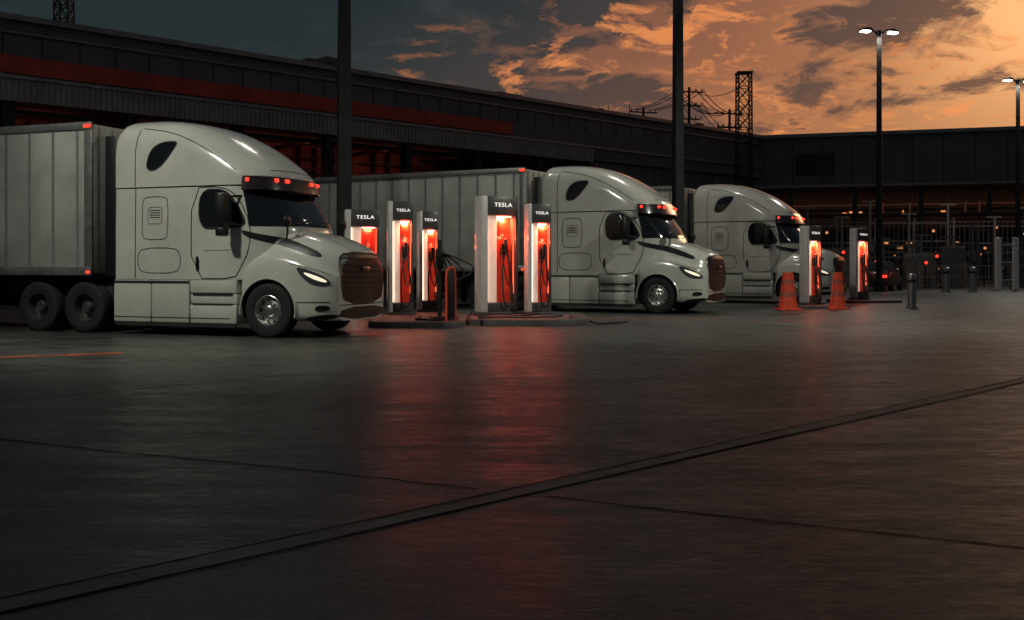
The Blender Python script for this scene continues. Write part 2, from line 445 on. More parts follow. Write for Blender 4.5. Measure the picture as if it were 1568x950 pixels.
def build_trailer():
    objs = []; xf, xb = -3.98, -19.9
    bm = bmesh.new(); bx(bm, xb, xf, -1.27, 1.27, 1.18, 4.1, .02); objs.append(finish("trailer_box", bm, TRAIL))
    bm = bmesh.new()
    x = xf-.35
    while x > xb+.2:
        for s in (-1, 1):
            a, b = sorted((s*1.268, s*1.280)); bx(bm, x-.03, x+.03, a, b, 1.30, 3.98)
        x -= .61
    objs.append(finish("side_seams", bm, mat("seam_strip",(0.27,0.28,0.26),.5,.2,var=.2)))
    bm = bmesh.new()
    x = xf-.35
    while x > xb+.2:
        for k in range(34):
            z = 1.36+k*.078
            for dx in (-.016,.016):
                bx(bm, x+dx-.006, x+dx+.006, -1.286, -1.281, z, z+.013)
        x -= .61
    objs.append(finish("rivets", bm, mat("rivet",(.1,.1,.1),.5,.6), smooth=False))
    bm = bmesh.new()
    for s in (-1, 1):
        a, b = sorted((s*1.25, s*1.30))
        bx(bm, xb, xf+.01, a, b, 3.99, 4.14, .008)
        bx(bm, xb, xf+.01, a, b, 1.13, 1.30, .008)
        bx(bm, xf-.16, xf+.03, a, b, 1.305, 3.985, .01)
        bx(bm, xb-.03, xb+.13, a, b, 1.305, 3.985, .01)
        for k in range(100):
            xx = xf-.2-.155*k; bx(bm, xx-.012, xx+.012, min(s*1.30,s*1.307), max(s*1.30,s*1.307), 1.20, 1.224)
    for k in range(7): bx(bm, xf, xf+.03, -1.1+.36*k-.02, -1.1+.36*k+.02, 1.2, 4.05)
    objs.append(finish("rails", bm, RAIL))
    bm = bmesh.new()
    bx(bm, xb+.2, xf-.3, -.55, .55, .95, 1.13)
    for s in (-1, 1):
        bx(bm, xf-3.4, xf-3.25, s*.9-.07, s*.9+.07, .12, 1.13); bx(bm, xf-3.5, xf-3.15, s*.9-.14, s*.9+.14, .0, .06)
        bx(bm, -13.8,-7.9, s*1.15-.015, s*1.15+.015, .38, 1.12)
    objs.append(finish("underframe", bm, CHAS))
    bmT = bmesh.new(); bmS = bmesh.new()
    tp = [(.28,-.13),(.33,-.15),(.44,-.155),(.485,-.14),(.5,-.12),(.5,.12),(.485,.14),(.44,.155),(.33,.15),(.28,.13)]
    for s in (-1, 1):
        for ax_ in (-17.0,-18.25):
            lathe_y(bmT, tp, ax_, .5, 36, s, s*1.06)
            lathe_y(bmS, [(.285,.14),(.26,.10),(.25,-.05),(.15,-.09),(.12,.06),(.001,.09)], ax_, .5, 30, s, s*1.06)
    objs += [finish("tyres", bmT, TYRE, ang=60), finish("rims", bmS, STEEL, ang=50)]
    bm = bmesh.new()
    for s in (-1, 1):
        a, b = sorted((s*1.30, s*1.32))
        bx(bm, xf-.16, xf-.0, a, b, 4.03, 4.09, .006)
        bx(bm, -11.0,-10.9, a, b, 1.2, 1.25, .006)
        bx(bm, xf-.10, xf-.02, a, b, 1.17, 1.22, .006)
    objs.append(finish("marker_lamps", bm, REDL))
    return objs

def empty(name, loc=(0,0,0), rz=0):
    e = bpy.data.objects.new(name, None); e.location = loc; e.rotation_euler = (0,0,rz); COL.objects.link(e); return e
def place(name, objs, loc, rz, first):
    e = empty(name, loc, rz)
    for o in objs:
        q = o if first else bpy.data.objects.new(o.name, o.data)
        if not first: COL.objects.link(q)
        q.parent = e
    return e
def group(name, objs, loc=(0,0,0), rz=0):
    e = empty(name, loc, rz)
    for o in objs: o.parent = e
    return e

T = build_truck(); TR = build_trailer()
for i, (px, py, th) in enumerate([(-4.47,18.2,20),(3.92,26.9,28),(9.4,33.4,31)]):
    a = radians(th); loc = (px+1.2*sin(a), py+1.2*cos(a), 0)
    place("semi_truck", T, loc, -a, i == 0); place("semi_trailer", TR, loc, -a, i == 0)

# ------------------------------------------------------------------ ground
gm = bpy.data.materials.new("weathered_asphalt"); gm.use_nodes = True
nt = gm.node_tree; N = nt.nodes; L = nt.links; b = N["Principled BSDF"]
tc = N.new("ShaderNodeTexCoord")
def noise(scale, det=6, rough=.6, vec=None, sx=1, sy=1, rot=0):
    mp = N.new("ShaderNodeMapping"); mp.inputs["Scale"].default_value = (sx, sy, 1); mp.inputs["Rotation"].default_value = (0,0,rot)
    L.new(tc.outputs["Object"], mp.inputs["Vector"])
    n = N.new("ShaderNodeTexNoise"); n.noise_dimensions = '2D'; n.inputs["Scale"].default_value = scale; n.inputs["Detail"].default_value = det; n.inputs["Roughness"].default_value = rough
    L.new(mp.outputs["Vector"], n.inputs["Vector"]); return n.outputs["Fac"]
def mth(op, a, bb=None, c=None):
    m = N.new("ShaderNodeMath"); m.operation = op
    for i, v in enumerate((a, bb, c)):
        if v is None: continue
        if isinstance(v, (int, float)): m.inputs[i].default_value = v
        else: L.new(v, m.inputs[i])
    return m.outputs[0]
def mrange(v, a, bb, c, d):
    m = N.new("ShaderNodeMapRange"); L.new(v, m.inputs["Value"])
    for k, x in zip(("From Min","From Max","To Min","To Max"), (a, bb, c, d)): m.inputs[k].default_value = x
    return m.outputs["Result"]
n1 = noise(.22, 4, .6); n2 = noise(1.3, 7, .72); n3 = noise(1.3, 5, .7, sx=.45, sy=2.6, rot=.12); n4 = noise(45, 3, .75); n5 = noise(9, 4, .7, sx=.6, sy=1.6, rot=.12)
s = mth('ADD', mth('MULTIPLY', n1, .35), mth('ADD', mth('MULTIPLY', n2, .35), mth('MULTIPLY', n3, .30)))
f = mrange(s, .40, .60, 0, 1)
r = N.new("ShaderNodeValToRGB"); L.new(f, r.inputs["Fac"])
r.color_ramp.elements[0].color = (.034,.037,.038,1); r.color_ramp.elements[1].color = (.135,.135,.115,1)
mx = N.new("ShaderNodeMix"); mx.data_type = 'RGBA'; mx.blend_type = 'MULTIPLY'; mx.inputs[0].default_value = .85
L.new(r.outputs["Color"], mx.inputs[6])
r2 = N.new("ShaderNodeValToRGB"); L.new(mth('ADD', mth('MULTIPLY', n4, .5), mth('MULTIPLY', n5, .5)), r2.inputs["Fac"]); r2.color_ramp.elements[0].position=.38; r2.color_ramp.elements[1].position=.62
r2.color_ramp.elements[0].color = (.35,.35,.35,1); r2.color_ramp.elements[1].color = (1.25,1.25,1.25,1); L.new(r2.outputs["Color"], mx.inputs[7])
vo = N.new("ShaderNodeTexVoronoi"); vo.voronoi_dimensions = '2D'; vo.feature = 'DISTANCE_TO_EDGE'; vo.inputs["Scale"].default_value = .33
va = N.new("ShaderNodeVectorMath"); va.operation = 'ADD'; L.new(tc.outputs["Object"], va.inputs[0])
cvx = N.new("ShaderNodeCombineXYZ"); L.new(mth('MULTIPLY', n2, 1.6), cvx.inputs[0]); L.new(mth('MULTIPLY', n5, .6), cvx.inputs[1]); L.new(cvx.outputs[0], va.inputs[1]); L.new(va.outputs[0], vo.inputs["Vector"])
ck = mth('MULTIPLY', mrange(vo.outputs["Distance"], .0015, .006, 1, 0), mrange(n1, .5, .58, 0, .75))
mc = N.new("ShaderNodeMix"); mc.data_type = 'RGBA'; L.new(ck, mc.inputs[0]); L.new(mx.outputs[2], mc.inputs[6]); mc.inputs[7].default_value = (.012,.012,.013,1)
L.new(mc.outputs[2], b.inputs["Base Color"])
b.inputs["Specular IOR Level"].default_value = .33
L.new(mrange(mth('ADD', mth('MULTIPLY', n3, .5), mth('MULTIPLY', n5, .5)), .38, .62, .28, .56), b.inputs["Roughness"])
bp = N.new("ShaderNodeBump"); bp.inputs["Strength"].default_value = .35; bp.inputs["Distance"].default_value = .02
hgt = mth('ADD', mth('MULTIPLY', n4, .22), mth('ADD', mth('MULTIPLY', n5, .6), mth('ADD', n2, n3)))
L.new(mth('SUBTRACT', hgt, ck), bp.inputs["Height"]); L.new(bp.outputs["Normal"], b.inputs["Normal"])
bm = bmesh.new(); bmesh.ops.create_grid(bm, x_segments=4, y_segments=4, size=900)
ground = finish("ground", bm, gm, smooth=False)

JOINT = mat("joint_sealant", (.008,.008,.009), .8, var=.3, vscale=4, spec=.1)
BAND = mat("concrete_band", (.17,.165,.145), .55, var=.6, vscale=2.5, bump=.5, bscale=30, spec=.35)
def strip(bm, x0, y0, x1, y1, w, z, wob=0.0, off=0.0):
    d = Vector((x1-x0, y1-y0)); Ln = d.length; d.normalize(); n = Vector((-d.y, d.x)); k = max(2, int(Ln/.12)); prev = None; ph = random.uniform(0,9)
    for i in range(k+1):
        s_ = Ln*i/k
        p = Vector((x0, y0))+d*s_+n*(off+wob*(random.uniform(-1,1)+3*sin(s_*.9+ph)+2*sin(s_*2.3+ph))); ww = w*(1+random.uniform(-.3,.3)*(1 if wob else 0))
        a = bm.verts.new((*(p+n*ww/2), z)); c = bm.verts.new((*(p-n*ww/2), z))
        if prev: bm.faces.new((prev[0], prev[1], c, a))
        prev = (a, c)
bm = bmesh.new(); strip(bm, -8,-1.8, 34,38.5, .15, .004); o1 = finish("band", bm, BAND, smooth=False)
bm = bmesh.new()
strip(bm, -8,-1.8, 34,38.5, .020, .008, .002, .085); strip(bm, -8,-1.8, 34,38.5, .020, .008, .002, -.085)
o2 = finish("grooves", bm, JOINT, smooth=False)
bm = bmesh.new()
strip(bm, -14,12.3, -.2,5.99, .018, .004, .006); strip(bm, .2,5.8, 16,-1.5, .018, .004, .006)
strip(bm, -9,6.0, 12,26.3, .018, .004, .006)
strip(bm, -20,22.0, -10.5,12.6, .02, .0045, .004)
strip(bm, 6.5,14.6, 30,6.5, .018, .004, .006)
o3 = finish("expansion_joints", bm, JOINT, smooth=False)
group("pavement_joints", [o1, o2, o3])
bm = bmesh.new(); strip(bm, -12.5,12.0, -5.9,15.1, .24, .005, .002)
strip(bm, 1.8,24.6, 8.5,23.2, .10, .005, .002)
finish("painted_road_line", bm, mat("orange_road_paint", (.6,.12,.04), .6, var=.85, vscale=3), smooth=False)

# ------------------------------------------------------------------ buildings
WALL = mat("dark_wall_panel", (.19,.17,.165), .7, var=.4, vscale=.35)
WALL2 = mat("wall_panel_light", (.42,.37,.34), .6, .1, var=.35, vscale=.5)
REDW = mat("red_fascia", (.62,.075,.055), .55, var=.4, vscale=.6)
EDGE = mat("roof_edge_metal", (.34,.31,.30), .4, .5, var=.3, vscale=1)
DOCK = mat("dock_wall", (.24,.12,.10), .8, var=.5, vscale=.5)
BLK = mat("dark_recess", (.03,.026,.026), .7)
WARM = mat("warm_window_light", (.3,.15,.05), .5, emit=(1,.34,.10), es=.8)
REDS = mat("red_strip_light", (.3,.02,.01), .5, emit=(1,.09,.04), es=.8)

def warehouse():
    O = []
    bm = bmesh.new()
    bx(bm, -34,58.6, .0,32, 8.45,11.75); bx(bm, 37.8,58.6, .3,32, 0,8.44)
    O.append(finish("upper_wall", bm, WALL))
    bm = bmesh.new(); bx(bm, -34,37.8, 6,32, 0,8.4); O.append(finish("dock_wall", bm, DOCK))
    bm = bmesh.new(); bx(bm, -34.3,58.9,-.22,32.2, 11.755,12.0); bx(bm, -34.2,58.6,-.12,-.005, 11.2,11.28); bx(bm,-34.2,58.6,-.15,-.005,9.27,9.40)
    O.append(finish("roof_edge", bm, EDGE))
    bm = bmesh.new(); bx(bm, -34,30,-.09,-.005, 9.5,10.25); O.append(finish("red_fascia", bm, REDW))
    bm = bmesh.new()
    x = -34
    while x < 58.4:
        if x < 37.6: bx(bm, x, x+.14, -.08,-.005, 8.3,9.26)
        elif int(x*2)%5 == 0: bx(bm, x, x+.06, .24,.297, .0,8.4)
        x += .25
    bx(bm, -34,37.7,-.045,-.005,8.32,9.255)
    O.append(finish("ribbed_cladding", bm, WALL2, smooth=False))
    bm = bmesh.new()
    x = -33.5
    while x < 58: bx(bm, x, x+.03, -.03,-.004, 10.3,11.18); x += 1.6
    O.append(finish("panel_joints", bm, BLK, smooth=False))
    bm = bmesh.new(); bd = bmesh.new(); bs = bmesh.new()
    for k in range(13):
        x = -32+5.4*k
        bx(bm, x-.25, x+.25, .2,.7, 0,8.44)
        bx(bd, x+1.0, x+4.2, 5.85,5.99, 1.2,5.2)
        for j in range(7): bx(bm, x+1.05, x+4.15, 5.80,5.84, 1.3+.55*j,1.34+.55*j)
        bx(bm, x+.8, x+1.0, 5.6,5.99, 1.0,5.4); bx(bm, x+4.2, x+4.4, 5.6,5.99, 1.0,5.4); bx(bm, x+.8,x+4.4,5.6,5.99,5.4,5.65)
        bx(bm, x+.3,x+5.1,.9,1.0,7.9,8.1); bx(bm, x-.1,x+.1,.7,5.9,8.0,8.2)
        for q in (1.4,2.5,3.7): bx(bm, x+q,x+q+.12,5.5,5.99,5.7,8.3)
        bx(bm, x+.2,x+5.2,5.4,5.5,6.9,7.02); bx(bm, x+.2,x+5.2,5.4,5.5,7.6,7.68)
        if k % 2 == 0: bx(bs, x+1.2, x+4.0, 5.2,5.3, 6.6,6.66)
    O += [finish("columns_and_frames", bm, BLK, smooth=False), finish("dock_doors", bd, mat("dock_door",(.22,.13,.11),.6,var=.3)), finish("red_strip_lights", bs, REDS)]
    bm = bmesh.new()
    for (x, w, d, h) in [(16.8,1.8,2,.55),(17.4,.8,1,.8),(31,2.2,1.4,.4),(34.6,.8,.8,.3),(40,.5,.5,.4),(46,3,2,.35),(52,.6,.6,.5)]:
        bx(bm, x-w/2, x+w/2, 1.2,1.2+d, 11.99,12+h, .04)
    for (x, h) in [(41.6,.9),(38.2,.5),(44,1.2),(49.5,1.0)]: cyl(bm, (x,2,11.9),(x,2,12+h), .03, n=6)
    O.append(finish("rooftop_units", bm, WALL))
    for xx in (-6, 17):
        l = bpy.data.lights.new("dock_lamp", 'AREA'); l.shape = 'RECTANGLE'; l.size = 20; l.size_y = .2; l.energy = 85; l.color = (1,.26,.17)
        lo = bpy.data.objects.new("dock_lamp", l); COL.objects.link(lo); lo.location = (xx, 2.2, 8.2); lo.rotation_euler = (radians(32),0,0); O.append(lo)
    return group("warehouse_building", O, (-21.7,42.2,0), math.atan2(40.5,42.4))
warehouse()

def terminal():
    O = []
    bm = bmesh.new(); bx(bm, -1,75, 0,25, 7.6,11.7); O.append(finish("upper_storey", bm, WALL))
    bm = bmesh.new(); bx(bm, -1,75, 3.5,25, 0,7.58); O.append(finish("lower_wall", bm, BLK))
    bm = bmesh.new(); bx(bm, -1.2,75.2,-.25,25.2, 11.705,12.0); bx(bm,-1,75,-.1,-.004,7.6,7.8); O.append(finish("roof_edge", bm, EDGE))
    bm = bmesh.new(); bw = bmesh.new(); bl = bmesh.new()
    x = 0.0
    while x < 74:
        bx(bm, x, x+.04, -.03,-.004, 7.85,11.6); x += 2.3
    for k in range(15): bx(bm, 2+5*k,2.35+5*k, .3,.7, 0,7.59)
    for k in range(70): bx(bl, 1+1.05*k,1.12+1.05*k, 2.6,2.7, 0,3.4+random.choice([0,.6,1.4,3.0]))
    for z in (1.1,2.3,3.4,4.8,6.2): bx(bl, -1,75, 2.72,2.80, z,z+.08)
    bx(bm, 2.6,5.6,-.06,-.005, 8.6,10.4); bx(bm, -1,75, .5,2.5, 5.2,5.4)
    for k in range(55):
        x = 1+1.35*k; bx(bm, x, x+.08, 3.40,3.49, 0,7.5)
    O.append(finish("columns_and_mullions", bm, mat("dark_steel",(.05,.05,.05),.5,.5), smooth=False))
    O.append(finish("pipework", bl, mat("grey_pipework",(.20,.15,.13),.5,.2), smooth=False))
    for k in range(110):
        x = 1.2+1.35*random.uniform(0,50); z = random.choice([.9,2.0,2.6,3.0,4.2,5.6]); w = random.uniform(.06,.45)
        bx(bw, x, x+w, 3.36,3.395, z, z+random.uniform(.05,.2))
    O.append(finish("lit_windows", bw, WARM, smooth=False))
    l = bpy.data.lights.new("bay_fill_light", 'AREA'); l.shape = 'RECTANGLE'; l.size = 24; l.size_y = .3; l.energy = 110; l.color = (1,.42,.24)  # added warm area light brightening the lower storey, no fixture modelled
    lo = bpy.data.objects.new("bay_fill_light", l); COL.objects.link(lo); lo.location = (12, 1.0, 7.2); lo.rotation_euler = (radians(12),0,0); O.append(lo)
    return group("terminal_building", O, (20.9,82.7,0), radians(-16.7))
terminal()

# ------------------------------------------------------------------ towers, wires
DS = mat("tower_steel", (.06,.055,.055), .6, .5)
def lattice(name, x, y, z0, z1, w, taper=.85):
    bm = bmesh.new(); n = int((z1-z0)/(w*.9))
    def c(i, z):
        k = w/2*(1-(1-taper)*(z-z0)/(z1-z0)); return Vector((x+k*(1 if i in (0,3) else -1), y+k*(1 if i in (0,1) else -1), z))
    for i in range(4): cyl(bm, c(i,z0), c(i,z1), .055, n=6)
    for j in range(n):
        a = z0+(z1-z0)*j/n; bb = z0+(z1-z0)*(j+1)/n
        for i in range(4):
            k = (i+1)%4
            cyl(bm, c(i,a), c(k,bb), .032, n=5); cyl(bm, c(k,a), c(i,bb), .032, n=5); cyl(bm, c(i,bb), c(k,bb), .032, n=5)
    bx(bm, x-w*.5, x+w*.5, y-w*.5, y+w*.5, z1-.04, z1+.06)
    return finish(name, bm, DS)
lattice("lattice_tower", 17.7, 76, 0, 15.9, 1.15)
lattice("lattice_tower", -27.0, 60, 11.9, 21, .9)
def upole(x, y, h, rot, arms=3):
    bm = bmesh.new(); cyl(bm, (0,0,0), (0,0,h), .2, .12, n=10)
    for k in range(arms):
        z = h-.5-1.3*k; bx(bm, -1.5+.2*k, 1.5-.2*k, -.06,.06, z, z+.12)
        for xx in (-1.3,-.7,.7,1.3): cyl(bm, (xx,0,z+.12), (xx,0,z+.4), .06, .04, n=6)
    o = finish("utility_pole", bm, DS); o.location = (x,y,0); o.rotation_euler = (0,0,rot)
    return o
up = [(16.9,95,18.2),(21.2,97,16.4),(24,110,16.8),(13.2,100,17.0)]
for x,y,h in up: upole(x,y,h,.3)
bm = bmesh.new()
def wire(a, c, sag, r=.03):
    a = Vector(a); c = Vector(c)
    tube(bm, [a.lerp(c,i/14)-Vector((0,0,sag*4*(i/14)*(1-i/14))) for i in range(15)], r, 5)
for dx in (-1.3,-.7,.7,1.3):
    wire((16.9+dx,95,18.0),(21.2+dx,97,16.1),.9,.045); wire((16.9+dx,95,16.7),(24+dx,110,16.4),1.3,.04)
    wire((13.2+dx,100,16.8),(16.9+dx,95,17.8),.3,.04); wire((13.2+dx,100,15.6),(-6+dx,118,16),1.2)
wire((17.7,76,15.0),(16.9,95,18.1),.8); wire((17.7,76,13.5),(16.9,95,16.7),1.0)
finish("overhead_wires", bm, DS)

# ------------------------------------------------------------------ street lamps
POLE = mat("lamp_pole_steel", (.05,.05,.05), .45, .6, var=.3, vscale=3)
LED = mat("lamp_led", (.9,.9,.85), .3, emit=(1,.93,.80), es=16)
def street_lamp(x, y, h, w, energy, tgt, size=110, arms=2, rz=0, sq=True, col=(1,.93,.80)):
    O = []; bm = bmesh.new()
    if sq:
        loft(bm, [[Vector((sx*w/2*k, sy*w/2*k, z)) for sx, sy in ((-1,-1),(1,-1),(1,1),(-1,1))] for z, k in ((.5,1),(h,.72))])
    else: cyl(bm, (0,0,.5), (0,0,h), w/2, w/2*.7, n=16)
    cyl(bm, (0,0,.0), (0,0,.52), w*.95, w*.9, n=20)
    bx(bm, -w*.18, w*.18, -w*.56, -w*.45, .9, 1.25)
    O.append(finish("pole", bm, POLE))
    bm = bmesh.new(); be = bmesh.new()
    for s in ([-1,1] if arms == 2 else [1]):
        tube(bm, [(s*.05,0,h-.25),(s*.25,0,h-.05),(s*.5,0,h+.02)], .05, 8)
        r0 = [Vector((s*xx, yy*k, h+.0+zz)) for xx,yy,zz,k in ((.42,-.1,0,1),(.42,.1,0,1),(.42,.1,.07,1),(.42,-.1,.07,1))]
        r1 = [Vector((s*xx, yy, h+zz)) for xx,yy,zz in ((.7,-.19,-.04),(.7,.19,-.04),(.7,.15,.10),(.7,-.15,.10))]
        r2 = [Vector((s*xx, yy, h+zz)) for xx,yy,zz in ((1.0,-.16,-.06),(1.0,.16,-.06),(1.0,.13,.02),(1.0,-.13,.02))]
        loft(bm, [r0, r1, r2])
        bx(be, min(s*.55,s*.96), max(s*.55,s*.96), -.15,.15, h-.115,h-.065, .005)
    O += [finish("lamp_head", bm, POLE), finish("led_panel", be, LED)]
    e = group("street_lamp", O, (x,y,0), rz)
    if energy:
        l = bpy.data.lights.new("lamp_light", 'SPOT'); l.energy = energy; l.spot_size = radians(size); l.spot_blend = .9; l.shadow_soft_size = .35; l.color = col
        lo = bpy.data.objects.new("lamp_light", l); COL.objects.link(lo)
        lo.location = (0,0,h-.25); lo.parent = e
        d = Vector(tgt)-Vector((x,y,h-.25)); d = Matrix.Rotation(-rz,3,'Z')@d
        lo.rotation_euler = d.to_track_quat('-Z','Y').to_euler()
    return e
street_lamp(-4.72,28,12,.40, 900,(-4.7,28,0),120, rz=.3)
street_lamp(5.25,31.5,12,.31, 1300,(5.5,31,0),110, rz=.3)
street_lamp(17.7,48,12.6,.32, 2000,(17,45,0),130, rz=.25, sq=False)
street_lamp(30.9,60.8,12.6,.32, 2200,(29,58,0),140, rz=.25, sq=False)
street_lamp(-10.5,11.5,10.5,.32, 4200,(-4.2,18.8,.6),80, rz=.8, col=(1,1,.86))  # added lamp outside the view, put in to light the near truck's side
street_lamp(12.5,18.0,11,.32, 4500,(2.8,24.5,.8),84, rz=-.6, col=(1,1,.86))  # second added off-frame lamp, for soft light on the other trucks

# ------------------------------------------------------------------ chargers
CW = mat("charger_white", (.72,.70,.67), .3, coat=.4, var=.1)
CG = mat("charger_grey", (.12,.115,.11), .35, .3, var=.2, vscale=5)
LETT = mat("letter_light", (.8,.8,.8), .4, emit=(1,.92,.85), es=1.0)
WLED = mat("white_light_strip", (.9,.9,.9), .4, emit=(1,.72,.52), es=2.4)
LPAN = mat("backlit_white_panel", (.75,.70,.66), .35, emit=(1,.62,.45), es=.42, var=.1, vscale=2)
RLED = mat("red_light_strip", (.5,.03,.02), .4, emit=(1,.12,.05), es=2.0)
RPAN = mat("red_lit_panel", (.60,.035,.02), .25, emit=(1,.07,.03), es=.16, var=.6, vscale=4, coat=.6)
CABLE = mat("cable_rubber", (.012,.012,.012), .5)
KERB = mat("island_concrete", (.08,.075,.07), .6, var=.4, vscale=3, bump=.2)
ORNG = mat("orange_self_lit", (.7,.075,.03), .5, emit=(1,.07,.02), es=.05, var=.4, vscale=6)  # faint red-lit glow put into the orange; the cones are no lamps
def charger(x, y, z, w, h, d, rz, glow=14, text=True):
    O = []; bm = bmesh.new(); hw = w/2; pl = .17*w; pr = .07*w; hd = .46
    bx(bm, -hw, -hw+pl, -d/2, d/2, .06, h, .02)
    O.append(finish("side_pillar", bm, CW))
    bm = bmesh.new()
    bx(bm, -hw+pl+.002, hw, -d/2, d/2, h-hd, h, .02)
    bx(bm, hw-pr, hw, -d/2, d/2, .28, h-hd-.002, .006)
    bx(bm, -hw+pl+.002, hw, -d/2, d/2, .06, .277, .012)
    bx(bm, -hw+pl+.002, hw-pr-.002, d/2-.05, d/2, .28, h-hd-.002)
    bx(bm, -hw-.05, hw+.05, -d/2-.06, d/2+.06, 0, .055, .01)
    O.append(finish("frame", bm, CG))
    xa = -hw+pl+.01; xb_ = hw-pr-.01; xm = xa+(xb_-xa)*.40
    bm = bmesh.new(); bx(bm, xa, xm, -d*.18, d/2-.055, .285, h-hd-.01, .01); O.append(finish("inner_column", bm, LPAN))
    bm = bmesh.new(); bx(bm, xm+.005, xb_, d/2-.11, d/2-.055, .285, h-hd-.01)
    cx = (xm+xb_)/2
    bx(bm, cx-.09, cx+.09, d/2-.17, d/2-.112, h*.30, h*.44, .02); bx(bm, cx-.1, cx+.1, d/2-.15, d/2-.112, h*.66, h*.80, .015)
    O.append(finish("red_back_panel", bm, RPAN))
    bm = bmesh.new(); bx(bm, xb_-.018, xb_, -d*.3,-d*.3+.02, .5, h-hd-.1)
    O.append(finish("red_light_strip", bm, RLED))
    bm = bmesh.new(); bx(bm, xa+.005, xa+.024, -d*.2-.02, -d*.18-.002, .3, h-hd-.03); bx(bm, xm+.01, xb_-.02, -d*.1,-d*.05, h-hd-.04,h-hd-.012)
    O.append(finish("white_light_strips", bm, WLED))
    bm = bmesh.new()
    bx(bm, cx-.06, cx+.06, -.08,.06, h*.50,h*.60, .02)
    bx(bm, cx-.035, cx+.035, -.16,-.06, h*.52,h*.64, .02)
    def spl(P):
        q = []
        for i in range(len(P)-1):
            p0 = Vector(P[max(i-1,0)]); p1 = Vector(P[i]); p2 = Vector(P[i+1]); p3 = Vector(P[min(i+2,len(P)-1)])
            for k in range(6):
                t = k/6; q.append(.5*((2*p1)+(-p0+p2)*t+(2*p0-5*p1+4*p2-p3)*t*t+(-p0+3*p1-3*p2+p3)*t**3))
        return q
    tube(bm, spl([(cx,-.12,h*.53),(cx+.05,-.2,h*.42),(cx+.1,-.26,h*.22),(cx+.02,-.3,.22),(cx-.12,-.26,.3),(cx-.12,-.16,h*.35),(cx-.02,-.08,h*.5),(cx+.03,-.02,h*.66)]), .02, 8)
    tube(bm, spl([(cx-.06,-.02,h*.72),(cx-.08,-.1,h*.5),(cx-.03,-.2,h*.3),(cx+.06,-.2,h*.26),(cx+.09,-.1,h*.45),(cx+.07,-.02,h*.68)]), .015, 8)
    O.append(finish("cable_and_plug", bm, CABLE))
    if text:
        cu = bpy.data.curves.new("t", 'FONT'); cu.body = "TESLA"; cu.size = .16 if w > .7 else .11; cu.extrude = .004; cu.align_x = 'CENTER'; cu.space_character = 1.1
        to = bpy.data.objects.new("t", cu); COL.objects.link(to)
        dg = bpy.context.evaluated_depsgraph_get(); me = bpy.data.meshes.new_from_object(to.evaluated_get(dg)); bpy.data.objects.remove(to)
        me.materials.clear(); me.materials.append(LETT)
        lo = bpy.data.objects.new("lettering", me); COL.objects.link(lo)
        lo.rotation_euler = (pi/2,0,0); lo.location = (pl/2, -d/2-.006, h-.25); lo.scale = (1.05,.85,1); O.append(lo)
    e = group("charging_station", O, (x,y,z), rz)
    if glow:
        l = bpy.data.lights.new("glow", 'AREA'); l.shape = 'RECTANGLE'; l.size = w*.25; l.energy = glow; l.color = (1,.14,.05)
        lo = bpy.data.objects.new("red_glow", l); COL.objects.link(lo); lo.parent = e
        lo.location = (cx, -d*.1, h-hd-.06); lo.rotation_euler = (radians(38),0,0); l.size_y = .12
        l2 = bpy.data.lights.new("glow2", 'POINT'); l2.energy = glow*.14; l2.color = (1,.16,.07); l2.shadow_soft_size = .06
        lo = bpy.data.objects.new("recess_glow", l2); COL.objects.link(lo); lo.parent = e; lo.location = (cx+.02, -.06, h*.66)
    return e
charger(-.38,24.1,.14, 1.0,2.84,.38, radians(30), 60)
charger(.62,24.1,.14, .60,2.66,.30, radians(20), 52)
charger(-2.70,24.0,.14, .60,2.72,.28, radians(18), 52)
charger(-2.16,25.4,.14, .50,2.55,.30, radians(22), 28)
charger(-4.08,27,.0, .92,2.82,.34, radians(16), 12)
charger(9.2,30.7,.10, .60,2.42,.34, radians(28), 45)
charger(12.2,35.0,.10, .56,2.5,.34, radians(22), 40)

def island(x0, x1, y0, y1, h=.14, r=.6, rz=0):
    cx, cy = (x0+x1)/2, (y0+y1)/2; a, c = (x1-x0)/2, (y1-y0)/2; r = min(r, a*.95, c*.95)
    def rg(z, ins):
        out = []
        for (sx, sy, st) in ((1,1,0),(-1,1,90),(-1,-1,180),(1,-1,270)):
            for k in range(9):
                t = radians(st+90*k/8); out.append(Vector((sx*(a-r)+(r-ins)*cos(t), sy*(c-r)+(r-ins)*sin(t), z)))
        return out
    bm = bmesh.new(); loft(bm, [rg(-.02,0), rg(h-.025,.01), rg(h-.007,.02), rg(h,.045)])
    o = finish("kerb_island", bm, KERB, ang=50); o.location = (cx,cy,0); o.rotation_euler = (0,0,rz); return o
island(-1.0,1.75,21.6,25.1, .14, .8)
island(-3.1,-1.02,20.9,26.0, .14, .55)
island(8.2,10.3,29.8,31.6, .10, .6)
island(11.2,13.6,34.2,36.0, .10, .6)

bm = bmesh.new()
cyl(bm, (0,0,0), (0,0,1.75), .05, .045, n=12); bx(bm, -.09,.09,-.07,.07, 1.1,1.55, .02); bx(bm, -.2,.2,-.2,.2, 0,.04)
for k in range(4):
    a = .18+.1*k; zb = 1.3-.2*k
    tube(bm, [(.02+a*.9*sin(pi*i/16)*(1+.2*k), -.12-.05*k, 1.45-zb*(i/16)) for i in range(17)], .022, 8)
tube(bm, [(.1,-.15,.2),(.3,-.5,.03),(.1,-1.0,.03),(-.4,-1.2,.03),(-.7,-.8,.03),(-.5,-.3,.06)], .025, 8)
o = finish("cable_stand", bm, CABLE); o.location = (-1.62,22.3,.14); o.rotation_euler = (0,0,.3)
bm = bmesh.new()
tube(bm, [(-.14,0,0),(-.14,0,.98),(-.12,0,1.08),(-.07,0,1.13),(.07,0,1.13),(.12,0,1.08),(.14,0,.98),(.14,0,0)], .026, 10)
o4 = finish("hoop", bm, ORNG)
